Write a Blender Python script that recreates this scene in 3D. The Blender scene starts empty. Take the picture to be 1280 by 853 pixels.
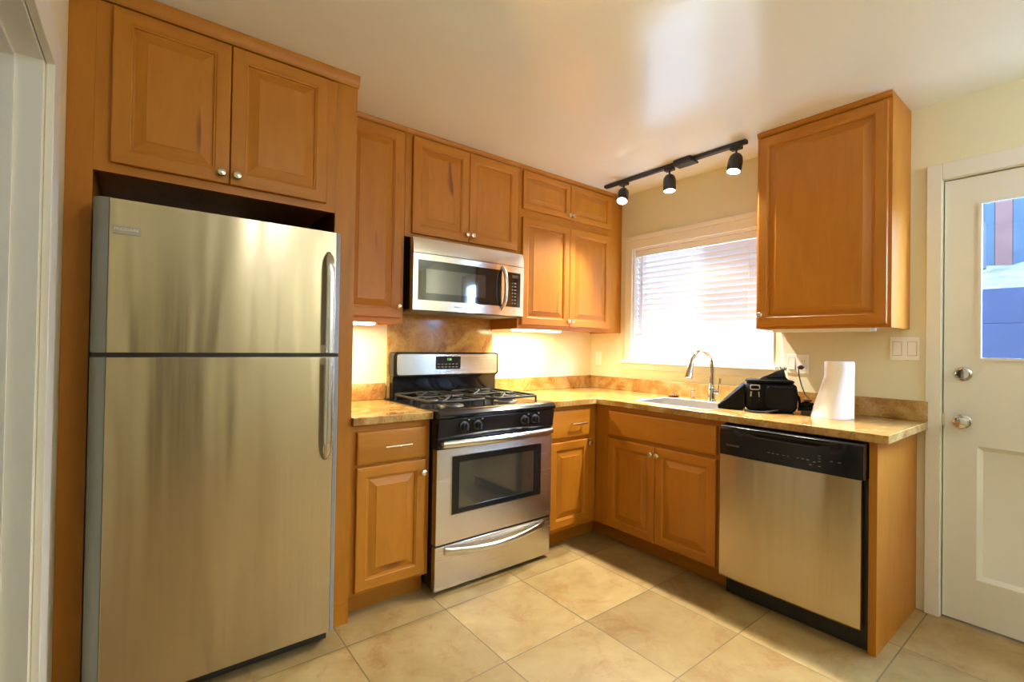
import bpy, bmesh, math, random
from mathutils import Vector, Matrix
random.seed(7)
C = bpy.context.scene.collection
S = bpy.context.scene
R = math.radians
PI = math.pi

# ------------------------------------------------------------------ camera
YAW, PITCH, ROLL = R(-38.112), R(0.5686), R(0.9289)
CAM = Vector((-2.9946, -2.737, 1.2442))
fw = Vector((math.sin(-YAW)*math.cos(PITCH), math.cos(YAW)*math.cos(PITCH), math.sin(PITCH)))
rt0 = Vector((math.cos(YAW), math.sin(YAW), 0)); up0 = rt0.cross(fw)
rt = rt0*math.cos(ROLL) + up0*math.sin(ROLL)
up = -rt0*math.sin(ROLL) + up0*math.cos(ROLL)
cd = bpy.data.cameras.new('camera'); cam = bpy.data.objects.new('camera', cd); C.objects.link(cam)
M4 = Matrix((rt, up, -fw)).transposed().to_4x4(); M4.translation = CAM
cam.matrix_world = M4
cd.sensor_width = 36; cd.lens = 593.6*36/1280; cd.clip_start = 0.02
S.camera = cam

# ------------------------------------------------------------------ view, world, lights
vs = S.view_settings
vs.view_transform = 'Standard'; vs.look = 'None'; vs.exposure = 0.48; vs.gamma = 1.0; vs.use_curve_mapping = False
S.cycles.use_denoising = True
S.cycles.max_bounces = 10; S.cycles.diffuse_bounces = 6; S.cycles.glossy_bounces = 5
S.cycles.transparent_max_bounces = 16; S.cycles.caustics_reflective = False; S.cycles.caustics_refractive = False
S.cycles.sample_clamp_indirect = 6.0

SKY_COL = (0.42, 0.64, 1.0); SKY = 70.0
LAMP_COL = (0.96, 0.98, 1.0); LAMP_W = 5
FILL_W = 62
SPOT_COL = (1.0, 0.95, 0.84); SPOT_W = 112
UNDER_COL = (1.0, 0.84, 0.48); UNDER_W = 9.0

w = bpy.data.worlds.new('sky'); S.world = w; w.use_nodes = True
bg = w.node_tree.nodes['Background']; bg.inputs[0].default_value = (*SKY_COL, 1); bg.inputs[1].default_value = SKY

def light(name, kind, loc, energy, col, rot=(0, 0, 0), **k):
    d = bpy.data.lights.new(name, kind); d.energy = energy; d.color = col
    for a, b in k.items(): setattr(d, a, b)
    o = bpy.data.objects.new(name, d); C.objects.link(o); o.location = loc; o.rotation_euler = rot
    return o

# ------------------------------------------------------------------ materials
def mat(name):
    m = bpy.data.materials.new(name); m.use_nodes = True
    nt = m.node_tree; return m, nt, nt.nodes['Principled BSDF']
def simple(name, col, rough=.5, metal=0, emit=None, es=0, coat=0, spec=.5, var=0, vscale=30):
    m, nt, b = mat(name)
    b.inputs['Base Color'].default_value = (*col, 1); b.inputs['Roughness'].default_value = rough
    b.inputs['Metallic'].default_value = metal; b.inputs['Coat Weight'].default_value = coat
    b.inputs['Specular IOR Level'].default_value = spec
    if emit: b.inputs['Emission Color'].default_value = (*emit, 1); b.inputs['Emission Strength'].default_value = es
    if var:
        tc = nt.nodes.new('ShaderNodeTexCoord'); n = nt.nodes.new('ShaderNodeTexNoise'); n.inputs['Scale'].default_value = vscale
        n.inputs['Detail'].default_value = 4
        mx = nt.nodes.new('ShaderNodeMix'); mx.data_type = 'RGBA'
        mx.inputs[6].default_value = (*[c*(1-var) for c in col], 1); mx.inputs[7].default_value = (*[min(1, c*(1+var)) for c in col], 1)
        nt.links.new(tc.outputs['Object'], n.inputs['Vector']); nt.links.new(n.outputs['Fac'], mx.inputs[0]); nt.links.new(mx.outputs[2], b.inputs['Base Color'])
    return m
def mapped_noise(nt, scale3, nscale, detail=4, rough=.55, dist=0, rand=True, obj=True):
    tc = nt.nodes.new('ShaderNodeTexCoord'); mp = nt.nodes.new('ShaderNodeMapping')
    mp.inputs['Scale'].default_value = scale3
    nt.links.new(tc.outputs['Object'], mp.inputs['Vector'])
    if rand:
        oi = nt.nodes.new('ShaderNodeObjectInfo'); mu = nt.nodes.new('ShaderNodeMath'); mu.operation = 'MULTIPLY'; mu.inputs[1].default_value = 40
        nt.links.new(oi.outputs['Random'], mu.inputs[0]); nt.links.new(mu.outputs[0], mp.inputs['Location'])
    n = nt.nodes.new('ShaderNodeTexNoise'); n.inputs['Scale'].default_value = nscale; n.inputs['Detail'].default_value = detail
    n.inputs['Roughness'].default_value = rough; n.inputs['Distortion'].default_value = dist
    nt.links.new(mp.outputs['Vector'], n.inputs['Vector'])
    return n
def ramp(nt, src, stops):
    r = nt.nodes.new('ShaderNodeValToRGB'); e = r.color_ramp.elements
    while len(e) < len(stops): e.new(.5)
    for q, (p, c) in zip(e, stops): q.position = p; q.color = (*c, 1)
    nt.links.new(src, r.inputs['Fac']); return r
def mixc(nt, fac, a, b, mode='MIX'):
    mx = nt.nodes.new('ShaderNodeMix'); mx.data_type = 'RGBA'; mx.blend_type = mode
    for i, s in ((0, fac), (6, a), (7, b)):
        if hasattr(s, 'is_linked'): nt.links.new(s, mx.inputs[i])
        elif isinstance(s, tuple): mx.inputs[i].default_value = (*s, 1)
        else: mx.inputs[i].default_value = s
    return mx.outputs[2]

def wood(name, sc, tone=1.0):
    m, nt, b = mat(name)
    n1 = mapped_noise(nt, sc, 3.0, 5, .6, .4)
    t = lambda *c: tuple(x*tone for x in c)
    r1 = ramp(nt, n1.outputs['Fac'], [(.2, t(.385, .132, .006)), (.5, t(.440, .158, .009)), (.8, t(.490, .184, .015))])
    n2 = mapped_noise(nt, tuple(s*.28 for s in sc), 2.2, 2, .5, .8)
    r2 = ramp(nt, n2.outputs['Fac'], [(.2, (.80, .76, .70)), (.42, (1, 1, 1)), (.9, (1.0, 1.0, 1.0))])
    c = mixc(nt, 1.0, r1.outputs[0], r2.outputs[0], 'MULTIPLY')
    n3 = mapped_noise(nt, tuple(s*.5 for s in sc), 4.5, 1, .4, .3)
    r3 = ramp(nt, n3.outputs['Fac'], [(.74, (0, 0, 0)), (.82, (1, 1, 1))])
    c = mixc(nt, r3.outputs[0], c, (.20, .06, .014))
    nt.links.new(c, b.inputs['Base Color'])
    b.inputs['Roughness'].default_value = .45; b.inputs['Coat Weight'].default_value = .04; b.inputs['Specular IOR Level'].default_value = .38; b.inputs['Coat Roughness'].default_value = .2
    return m
WV = wood('maple_vertical', (8, 8, 1.3)); WH = wood('maple_horizontal', (1.3, 8, 8))
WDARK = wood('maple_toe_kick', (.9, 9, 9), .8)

def granite():
    m, nt, b = mat('golden_granite')
    n1 = mapped_noise(nt, (1, 1, 1), 4.5, 6, .62, 1.6, rand=False)
    r1 = ramp(nt, n1.outputs['Fac'], [(.28, (.20, .085, .026)), (.42, (.36, .18, .05)), (.55, (.48, .295, .10)), (.72, (.55, .415, .21))])
    n2 = mapped_noise(nt, (1, 1, 1), 90, 3, .6, 0, rand=False)
    r2 = ramp(nt, n2.outputs['Fac'], [(.33, (.45, .33, .22)), (.48, (1, 1, 1)), (1, (1.1, 1.06, 1))])
    c = mixc(nt, .45, r1.outputs[0], r2.outputs[0], 'MULTIPLY')
    n3 = mapped_noise(nt, (1, 1, 1), 14, 5, .7, 2.2, rand=False)
    r3 = ramp(nt, n3.outputs['Fac'], [(.60, (0, 0, 0)), (.70, (1, 1, 1))])
    c = mixc(nt, r3.outputs[0], c, (.33, .17, .06))
    nt.links.new(c, b.inputs['Base Color']); b.inputs['Roughness'].default_value = .12
    return m
GRAN = granite()

def tile_floor():
    m, nt, b = mat('travertine_tile')
    tc = nt.nodes.new('ShaderNodeTexCoord'); mp = nt.nodes.new('ShaderNodeMapping')
    mp.inputs['Location'].default_value = (1.84 + .465*20, .79 + .4635*20, 0)
    br = nt.nodes.new('ShaderNodeTexBrick'); br.offset = 0; br.squash = 1
    for k, v in (('Scale', 1), ('Mortar Size', .0032), ('Mortar Smooth', .3), ('Bias', 0), ('Brick Width', .465), ('Row Height', .4635)): br.inputs[k].default_value = v
    br.inputs['Color1'].default_value = (.0, 0, 0, 1); br.inputs['Color2'].default_value = (1, 1, 1, 1); br.inputs['Mortar'].default_value = (.5, .5, .5, 1)
    nt.links.new(tc.outputs['Object'], mp.inputs['Vector']); nt.links.new(mp.outputs['Vector'], br.inputs['Vector'])
    # each tile gets its own patch of stone: shift the noise by the tile's random value
    va = nt.nodes.new('ShaderNodeVectorMath'); va.operation = 'MULTIPLY_ADD'; va.inputs[1].default_value = (13, 7, 5)
    nt.links.new(br.outputs['Color'], va.inputs[0]); nt.links.new(tc.outputs['Object'], va.inputs[2])
    def ns(sc, d, ro, di):
        n = nt.nodes.new('ShaderNodeTexNoise'); n.inputs['Scale'].default_value = sc; n.inputs['Detail'].default_value = d
        n.inputs['Roughness'].default_value = ro; n.inputs['Distortion'].default_value = di
        nt.links.new(va.outputs[0], n.inputs['Vector']); return n.outputs['Fac']
    r1 = ramp(nt, ns(4.2, 8, .68, .35), [(.28, (.34, .245, .11)), (.45, (.455, .355, .185)), (.62, (.53, .435, .25)), (.8, (.60, .515, .32))])
    r2 = ramp(nt, ns(6.5, 8, .75, .5), [(.52, (0, 0, 0)), (.66, (1, 1, 1))])
    c = mixc(nt, r2.outputs[0], r1.outputs[0], (.40, .25, .105))
    r3 = ramp(nt, br.outputs['Color'], [(0, (.58, .49, .34)), (1, (.80, .68, .49))])
    c = mixc(nt, 1.0, c, r3.outputs[0], 'MULTIPLY')
    c = mixc(nt, br.outputs['Fac'], c, (.17, .115, .05))
    nt.links.new(c, b.inputs['Base Color'])
    b.inputs['Roughness'].default_value = .36
    bp = nt.nodes.new('ShaderNodeBump'); bp.inputs['Strength'].default_value = .35; bp.inputs['Distance'].default_value = .002; bp.invert = True
    nt.links.new(br.outputs['Fac'], bp.inputs['Height']); nt.links.new(bp.outputs[0], b.inputs['Normal'])
    return m
TILE = tile_floor()

def paint(name, col, rough, bump=.08, bscale=60, spec=.5):
    m, nt, b = mat(name)
    n0 = mapped_noise(nt, (1, 1, 1), 1.3, 3, .5, 0, rand=False)
    c = mixc(nt, n0.outputs['Fac'], tuple(x*.97 for x in col), tuple(min(1, x*1.02) for x in col))
    nt.links.new(c, b.inputs['Base Color']); b.inputs['Roughness'].default_value = rough; b.inputs['Specular IOR Level'].default_value = spec
    n = mapped_noise(nt, (1, 1, 1), bscale, 3, .5, 0, rand=False)
    bp = nt.nodes.new('ShaderNodeBump'); bp.inputs['Strength'].default_value = bump; bp.inputs['Distance'].default_value = .004
    nt.links.new(n.outputs['Fac'], bp.inputs['Height']); nt.links.new(bp.outputs[0], b.inputs['Normal'])
    return m
WALL = paint('cream_wall_paint', (.80, .77, .57), .5)
CEIL = paint('ceiling_paint', (.89, .96, .96), .18, .10, 25, 1.0)
WHITE = paint('white_trim_paint', (.80, .80, .76), .36, .03)
HALLP = paint('hall_paint', (.62, .61, .55), .6)

def steel(name, col, rough, sc, bump=.30, aniso=.75, cv=.06):
    m, nt, b = mat(name)
    n = mapped_noise(nt, sc, 2.0, 3, .6, 0)
    c = mixc(nt, n.outputs['Fac'], tuple(x*(1-cv) for x in col), tuple(min(1, x*(1+cv)) for x in col))
    nt.links.new(c, b.inputs['Base Color']); b.inputs['Metallic'].default_value = 1
    mr = nt.nodes.new('ShaderNodeMapRange'); mr.inputs['To Min'].default_value = rough*.85; mr.inputs['To Max'].default_value = rough*1.15
    nt.links.new(n.outputs['Fac'], mr.inputs['Value']); nt.links.new(mr.outputs[0], b.inputs['Roughness'])
    n2 = mapped_noise(nt, (2.6, 2.6, .30), 2.2, 2, .5, .3)
    bp = nt.nodes.new('ShaderNodeBump'); bp.inputs['Strength'].default_value = bump; bp.inputs['Distance'].default_value = .02
    nt.links.new(n2.outputs['Fac'], bp.inputs['Height']); nt.links.new(bp.outputs[0], b.inputs['Normal'])
    if aniso:
        cx = nt.nodes.new('ShaderNodeCombineXYZ'); cx.inputs[2].default_value = 1; cx.inputs[0].default_value = .01
        b.inputs['Anisotropic'].default_value = aniso; nt.links.new(cx.outputs[0], b.inputs['Tangent'])
    return m
STEEL = steel('brushed_steel', (.58, .50, .37), .25, (60, 60, 1.2))
STEELH = steel('brushed_steel_horizontal', (.66, .63, .58), .26, (.5, 60, 60), .0, .75, .012)
TRIMGREY = simple('grey_edge_cap', (.27, .285, .29), .35, .4, var=.05)
HANDLE = steel('satin_handle_steel', (.62, .63, .62), .22, (40, 40, 2), .02, 0)
CHROME = simple('chrome', (.62, .62, .63), .07, 1, var=.02)
NICKEL = simple('satin_nickel', (.72, .66, .56), .25, 1, var=.05)
BLACK = simple('black_enamel', (.009, .009, .011), .16, 0, var=.15, spec=.4)
BLACKM = simple('black_plastic', (.014, .014, .015), .4, 0, var=.2)
IRON = simple('cast_iron', (.012, .012, .012), .62, 0, var=.3, vscale=120)
GLASSB = simple('dark_oven_glass', (.012, .011, .010), .06, 0, var=.1, coat=.5)
GLASSW = simple('smoked_window_glass', (.035, .033, .028), .06, 0, var=.1, coat=1, spec=1)
KEYS = simple('grey_key_print', (.16, .16, .16), .5, var=.1)
PRINT = simple('pale_print', (.14, .14, .135), .5, var=.05)
BADGE = simple('badge_plate', (.42, .40, .36), .35, .8, var=.05)
BADGET = simple('badge_lettering', (.75, .73, .68), .3, .6, var=.05)
GREEN = simple('green_clock_digits', (.05, .12, .03), .5, emit=(.25, .9, .25), es=.7, var=.05)
PAPER = simple('white_paper', (.82, .81, .80), .9, var=.02, vscale=60)
PLATE = simple('cream_plastic', (.93, .92, .88), .35, var=.02)
FABRIC = simple('black_nylon', (.007, .007, .008), .85, spec=.12, var=.5, vscale=200)
FABRIC2 = simple('black_nylon_padding', (.010, .010, .011), .8, spec=.15, var=.5, vscale=150)
WEB = simple('grey_webbing', (.030, .030, .032), .85, spec=.15, var=.3, vscale=200)
REDP = simple('red_rubber', (.35, .03, .02), .5, var=.1)
BULB = simple('lit_lamp_lens', (.9, .85, .75), .4, emit=(1, .93, .78), es=9, var=.02)
TUBE = simple('lit_tube_diffuser', (.9, .85, .7), .4, emit=(1, .86, .55), es=7, var=.02)
DOME = simple('lit_dome_glass', (.9, .85, .75), .4, emit=(1, .9, .7), es=2, var=.02)
TRACK = simple('black_track_metal', (.012, .011, .011), .32, 0, var=.2)
SINKM = simple('satin_sink_steel', (.60, .59, .57), .30, .85, var=.06, vscale=60)
def glass_mat():
    m, nt, b = mat('window_glass'); nt.nodes.remove(b)
    t = nt.nodes.new('ShaderNodeBsdfTransparent'); g = nt.nodes.new('ShaderNodeBsdfGlossy'); g.inputs['Roughness'].default_value = .02
    mx = nt.nodes.new('ShaderNodeMixShader'); mx.inputs[0].default_value = .06
    t.inputs[0].default_value = (.95, .97, .97, 1)
    nt.links.new(t.outputs[0], mx.inputs[1]); nt.links.new(g.outputs[0], mx.inputs[2]); nt.links.new(mx.outputs[0], nt.nodes['Material Output'].inputs[0])
    return m
GLASS = glass_mat()
def screen_mat():
    m, nt, b = mat('insect_screen'); 
    t = nt.nodes.new('ShaderNodeBsdfTransparent'); mx = nt.nodes.new('ShaderNodeMixShader'); mx.inputs[0].default_value = .45
    b.inputs['Base Color'].default_value = (.05, .05, .055, 1); b.inputs['Roughness'].default_value = .7
    nt.links.new(t.outputs[0], mx.inputs[1]); nt.links.new(b.outputs[0], mx.inputs[2]); nt.links.new(mx.outputs[0], nt.nodes['Material Output'].inputs[0])
    return m
SCREEN = screen_mat()
def slat_mat():
    m, nt, b = mat('white_blind_slat')
    b.inputs['Base Color'].default_value = (.86, .86, .85, 1); b.inputs['Roughness'].default_value = .4
    t = nt.nodes.new('ShaderNodeBsdfTranslucent'); t.inputs[0].default_value = (.95, .96, .97, 1)
    mx = nt.nodes.new('ShaderNodeMixShader'); mx.inputs[0].default_value = .27
    nt.links.new(b.outputs[0], mx.inputs[1]); nt.links.new(t.outputs[0], mx.inputs[2]); nt.links.new(mx.outputs[0], nt.nodes['Material Output'].inputs[0])
    return m
SLAT = slat_mat()
VINYL = simple('white_vinyl', (.82, .83, .84), .35, var=.02)

# ------------------------------------------------------------------ mesh helpers
class MB:
    def __init__(s): s.bm = bmesh.new(); s.mi = 0
    def f(s, vs, mi=None):
        try: q = s.bm.faces.new(vs)
        except ValueError: return None
        q.material_index = s.mi if mi is None else mi; return q
    def box(s, x0, x1, y0, y1, z0, z1, mi=None):
        v = [s.bm.verts.new(p) for p in ((x0,y0,z0),(x1,y0,z0),(x1,y1,z0),(x0,y1,z0),(x0,y0,z1),(x1,y0,z1),(x1,y1,z1),(x0,y1,z1))]
        for q in ((0,3,2,1),(4,5,6,7),(0,1,5,4),(1,2,6,5),(2,3,7,6),(3,0,4,7)): s.f([v[i] for i in q], mi)
        return s
    def loft(s, loops, cap=True, closed=True, mi=None, ring=True):
        L = [[s.bm.verts.new(p) for p in lp] for lp in loops]
        for a, b in zip(L[:-1], L[1:]):
            n = len(a)
            for i in range(n if ring else n-1):
                j = (i+1) % n; s.f([a[i], a[j], b[j], b[i]], mi)
        if cap: s.f(L[0][::-1], mi); s.f(L[-1], mi)
        return s
    def lathe(s, prof, o, ax=(0, 0, 1), n=24, mi=None):
        ax = Vector(ax).normalized(); o = Vector(o)
        u = ax.orthogonal().normalized(); v = ax.cross(u)
        L = []
        for r, h in prof:
            L.append([o + ax*h + (u*math.cos(2*PI*i/n) + v*math.sin(2*PI*i/n))*max(r, 1e-5) for i in range(n)])
        return s.loft(L, mi=mi)
    def tube(s, pts, r, n=10, mi=None, flat=1.0, cap=True, nrm=None):
        pts = [Vector(p) for p in pts]; L = []
        rr = r if isinstance(r, (list, tuple)) else [r]*len(pts)
        t0 = (pts[1]-pts[0]).normalized()
        u = Vector(nrm) if nrm is not None else t0.orthogonal()
        for i, p in enumerate(pts):
            t = (pts[min(i+1, len(pts)-1)] - pts[max(i-1, 0)]).normalized()
            u = (u - t*u.dot(t)).normalized(); v = t.cross(u)
            L.append([p + (u*math.cos(2*PI*k/n)*flat + v*math.sin(2*PI*k/n))*rr[i] for k in range(n)])
        return s.loft(L, cap, mi=mi)
    def prism(s, poly, axis, a, b, mi=None):
        def P(p, h):
            return {'x': (h, p[0], p[1]), 'y': (p[0], h, p[1]), 'z': (p[0], p[1], h)}[axis]
        return s.loft([[P(p, a) for p in poly], [P(p, b) for p in poly]], mi=mi)
    def rings(s, x0, x1, z0, z1, y, rg, mv=0, mh=1, centre=0):
        """concentric rectangles on a front facing -y; rg = (inset, depth behind the front)"""
        L = []
        for d, h in rg:
            L.append([s.bm.verts.new(p) for p in ((x0+d, y+h, z0+d), (x1-d, y+h, z0+d), (x1-d, y+h, z1-d), (x0+d, y+h, z1-d))])
        for a, b in zip(L[:-1], L[1:]):
            for i in range(4):
                j = (i+1) % 4; s.f([a[i], a[j], b[j], b[i]], mh if i in (0, 2) else mv)
        s.f(L[-1], centre); s.f(L[0][::-1], centre)
        return s

def rrect(x0, x1, y0, y1, r, n=5):
    p = []
    for cx, cy, a0 in ((x1-r, y1-r, 0), (x0+r, y1-r, 90), (x0+r, y0+r, 180), (x1-r, y0+r, 270)):
        for k in range(n+1):
            a = R(a0 + 90*k/n); p.append((cx + r*math.cos(a), cy + r*math.sin(a)))
    return p

def build(name, mb, mats, parent=None, bevel=0, angle=35, segs=2, base=None):
    bm = mb.bm
    bmesh.ops.recalc_face_normals(bm, faces=bm.faces)
    b = Vector(base if base is not None else (parent['_base'] if parent is not None and '_base' in parent.keys() else (0, 0, 0)))
    off = Vector((0, 0, 0))
    if b.length: bmesh.ops.translate(bm, verts=bm.verts, vec=-b)
    me = bpy.data.meshes.new(name); bm.to_mesh(me); bm.free()
    if not isinstance(mats, (list, tuple)): mats = [mats]
    for m in mats: me.materials.append(m)
    me.polygons.foreach_set('use_smooth', [True]*len(me.polygons))
    me.set_sharp_from_angle(angle=R(angle))
    o = bpy.data.objects.new(name, me); C.objects.link(o)
    if parent is not None:
        o.parent = parent
        o['_base'] = tuple(b)
    if bevel:
        bv = o.modifiers.new('bevel', 'BEVEL'); bv.width = bevel; bv.segments = segs; bv.limit_method = 'ANGLE'; bv.angle_limit = R(40)
        bv.harden_normals = True
    return o

def place(o, base, frame):
    x, y, z = base
    if frame == 'R': o.location = (y, -x, z); o.rotation_euler = (0, 0, R(-90))
    else: o.location = (x, y, z)
def thing(name, label, cat, base, frame='B', group=None):
    """an Empty at the thing's base; frame 'B' faces -y along the stove wall, 'R' faces -x along the sink wall (x runs away from the corner)"""
    o = bpy.data.objects.new(name, None); o.empty_display_size = .05; C.objects.link(o); place(o, base, frame)
    o['_base'] = tuple(base); o['label'] = label; o['category'] = cat
    if group: o['group'] = group
    return o
def single(name, mb, m, label, cat, base, frame='B', group=None, bevel=0, angle=35):
    o = build(name, mb, m, bevel=bevel, angle=angle, base=base); place(o, base, frame)
    o['label'] = label; o['category'] = cat
    if group: o['group'] = group
    return o
def struct(name, mb, m, frame='B', base=(0, 0, 0), bevel=0):
    o = build(name, mb, m, bevel=bevel, base=base); place(o, base, frame); o['_base'] = tuple(base); o['kind'] = 'structure'; return o
def lettering(name, body, size, loc, m, parent, frame_rot=(R(90), 0, 0), ext=.0004, bold=1.0):
    c = bpy.data.curves.new(name, 'FONT'); c.body = body; c.size = size; c.extrude = ext; c.align_x = 'CENTER'; c.align_y = 'CENTER'
    c.offset = .0006*bold*size/.02*.3
    t = bpy.data.objects.new(name + '_tmp', c); C.objects.link(t)
    bpy.context.view_layer.update()
    me = bpy.data.meshes.new_from_object(t.evaluated_get(bpy.context.evaluated_depsgraph_get()))
    bpy.data.objects.remove(t); me.name = name; me.materials.clear(); me.materials.append(m)
    o = bpy.data.objects.new(name, me); C.objects.link(o); o.parent = parent
    o.location = Vector(loc) - Vector(parent['_base']); o.rotation_euler = frame_rot
    return o

# ------------------------------------------------------------------ the room
LW = -3.197; H = 2.44; REAR = -5.2
struct('floor', MB().box(-5.2, .14, REAR-.1, .12, -.08, 0), TILE)
struct('ceiling', MB().box(-5.2, .14, REAR-.1, .12, H, H+.1), CEIL)
struct('wall_back', MB().box(-5.2, .14, 0.0, .12, 0, H), WALL)
def holed(mb, a0, a1, z0, z1, holes, t0, t1, P):
    """wall strip from a0..a1 with rectangular holes (h0,h1,zz0,zz1), ordered"""
    cur = a0
    for h0, h1, q0, q1 in holes:
        P(mb, cur, h0, z0, z1); 
        if q0 > z0: P(mb, h0, h1, z0, q0)
        if q1 < z1: P(mb, h0, h1, q1, z1)
        cur = h1
    P(mb, cur, a1, z0, z1)
WIN = (.425, 1.41, 1.148, 2.003); DOOR = (2.225, 3.045, 0, 2.062)
mb = MB(); holed(mb, 0, -REAR, 0, H, [WIN, DOOR], 0, 0, lambda m, a, b, c, d: m.box(a, b, .0, .14, c, d))
struct('wall_right', mb, WALL, 'R')
LD0, LD1 = -1.05, -1.86    # doorway in the near side wall
mb = MB(); holed(mb, .0, -REAR, 0, H, [(-LD0, -LD1, 0, 1.962)], 0, 0, lambda m, a, b, c, d: m.box(LW-.12, LW, -b, -a, c, d))
struct('wall_left', mb, WALL)
mb = MB(); holed(mb, -5.2, .14, 0, H, [], 0, 0, lambda m, a, b, c, d: m.box(a, b, REAR-.1, REAR, c, d))
struct('wall_rear', mb, WALL)
mb = MB(); holed(mb, 0, -REAR, 0, H, [(3.0, 3.16, 1.3, 1.62)], 0, 0, lambda m, a, b, c, d: m.box(-5.2, -5.1, -b, -a, c, d))
struct('wall_hall', mb, HALLP)

# unseen dark door added behind the camera to darken the refrigerator's reflections
m_ = MB(); m_.rings(-2.95, -2.30, .01, 2.03, 0, [(0, .03), (0, .003), (.003, 0), (.11, 0), (.118, .008), (.13, .008)])
dk = build('reflection_door', m_, simple('dark_reflection_door', (.045, .022, .012), .45, var=.2, vscale=6)); dk.rotation_euler = (0, 0, PI); dk.location = (-5.25, REAR+.031, 0); dk['kind'] = 'structure'
# doorway casing, jamb and open door leaf beside the refrigerator
mb = MB()
c0, c1, ct = LD0+.012, LD0+.130, 1.962
mb.box(LW, LW+.018, c0, c1, 0, ct+.093); mb.box(LW, LW+.018, LD1-.105, LD1-.012, 0, ct+.093)
mb.box(LW, LW+.018, LD1-.012, c0, ct-.012, ct+.093)
struct('trim_1', mb, WHITE, bevel=.003)
mb = MB()
mb.box(LW-.12, LW, LD0, LD0+.02-.0205, 0, ct); mb.box(LW-.12, LW-.001, LD0-.02, LD0-.0005, 0, ct-.0005)
mb.box(LW-.12, LW-.001, LD1+.0005, LD1+.02, 0, ct-.0005); mb.box(LW-.12, LW-.001, LD1+.02, LD0-.02, ct-.02, ct-.0005)
mb.box(LW-.085, LW-.05, LD0-.032, LD0-.02, 0, ct-.02); mb.box(LW-.085, LW-.05, LD1+.02, LD0-.032, ct-.032, ct-.02)
struct('trim_2', mb, WHITE, bevel=.002)
mb = MB(); yl = LD0 - .02
d = struct('door_2', MB().rings(LW-.92, LW-.126, .012, ct-.025, yl-.04, [(0, .036), (0, .003), (.003, 0), (.11, 0), (.118, .008), (.128, .01)]), WHITE)
d['_base'] = (0, 0, 0)
mb.bm.free()

# window in the sink wall
mb = MB()
a0, a1, z0, z1 = WIN
mb.box(a0-.062, a0, -.018, -.0005, z0, z1+.0); mb.box(a1, a1+.062, -.018, -.0005, z0, z1)
mb.box(a0-.062, a1+.062, -.018, -.0005, z1, z1+.062); mb.box(a0-.07, a1+.07, -.026, -.0005, z1+.062, z1+.098)
mb.box(a0-.085, a1+.085, -.045, -.0005, z0-.024, z0-.001); mb.box(a0-.062, a1+.062, -.016, -.0005, z0-.07, z0-.024)
struct('trim_3', mb, WHITE, 'R', bevel=.004)
win = struct('window_1', MB().box(a0, a0+.012, .0, .139, z0, z1).box(a1-.012, a1, 0, .139, z0, z1).box(a0+.012, a1-.012, 0, .139, z1-.012, z1).box(a0+.012, a1-.012, 0, .139, z0, z0+.010), WHITE, 'R', base=((a0+a1)/2, .07, z0))
def sash(x0, x1, y, nm):
    m = MB(); t = .032
    m.box(x0, x0+t, y, y+.022, z0+.012, z1-.014); m.box(x1-t, x1, y, y+.022, z0+.012, z1-.014)
    m.box(x0+t, x1-t, y, y+.022, z0+.012, z0+.012+t); m.box(x0+t, x1-t, y, y+.022, z1-.014-t, z1-.014)
    s = build('sash', m, VINYL, win, bevel=.002)
    build('pane', MB().box(x0+t, x1-t, y+.009, y+.013, z0+.012+t, z1-.014-t), GLASS, s)
mid = .975
sash(a0+.013, mid+.018, .088, 0); sash(mid-.018, a1-.013, .112, 1)
build('insect_screen', MB().box(mid+.02, a1-.02, .136, .1365, z0+.015, z1-.016), SCREEN, win)

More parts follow.
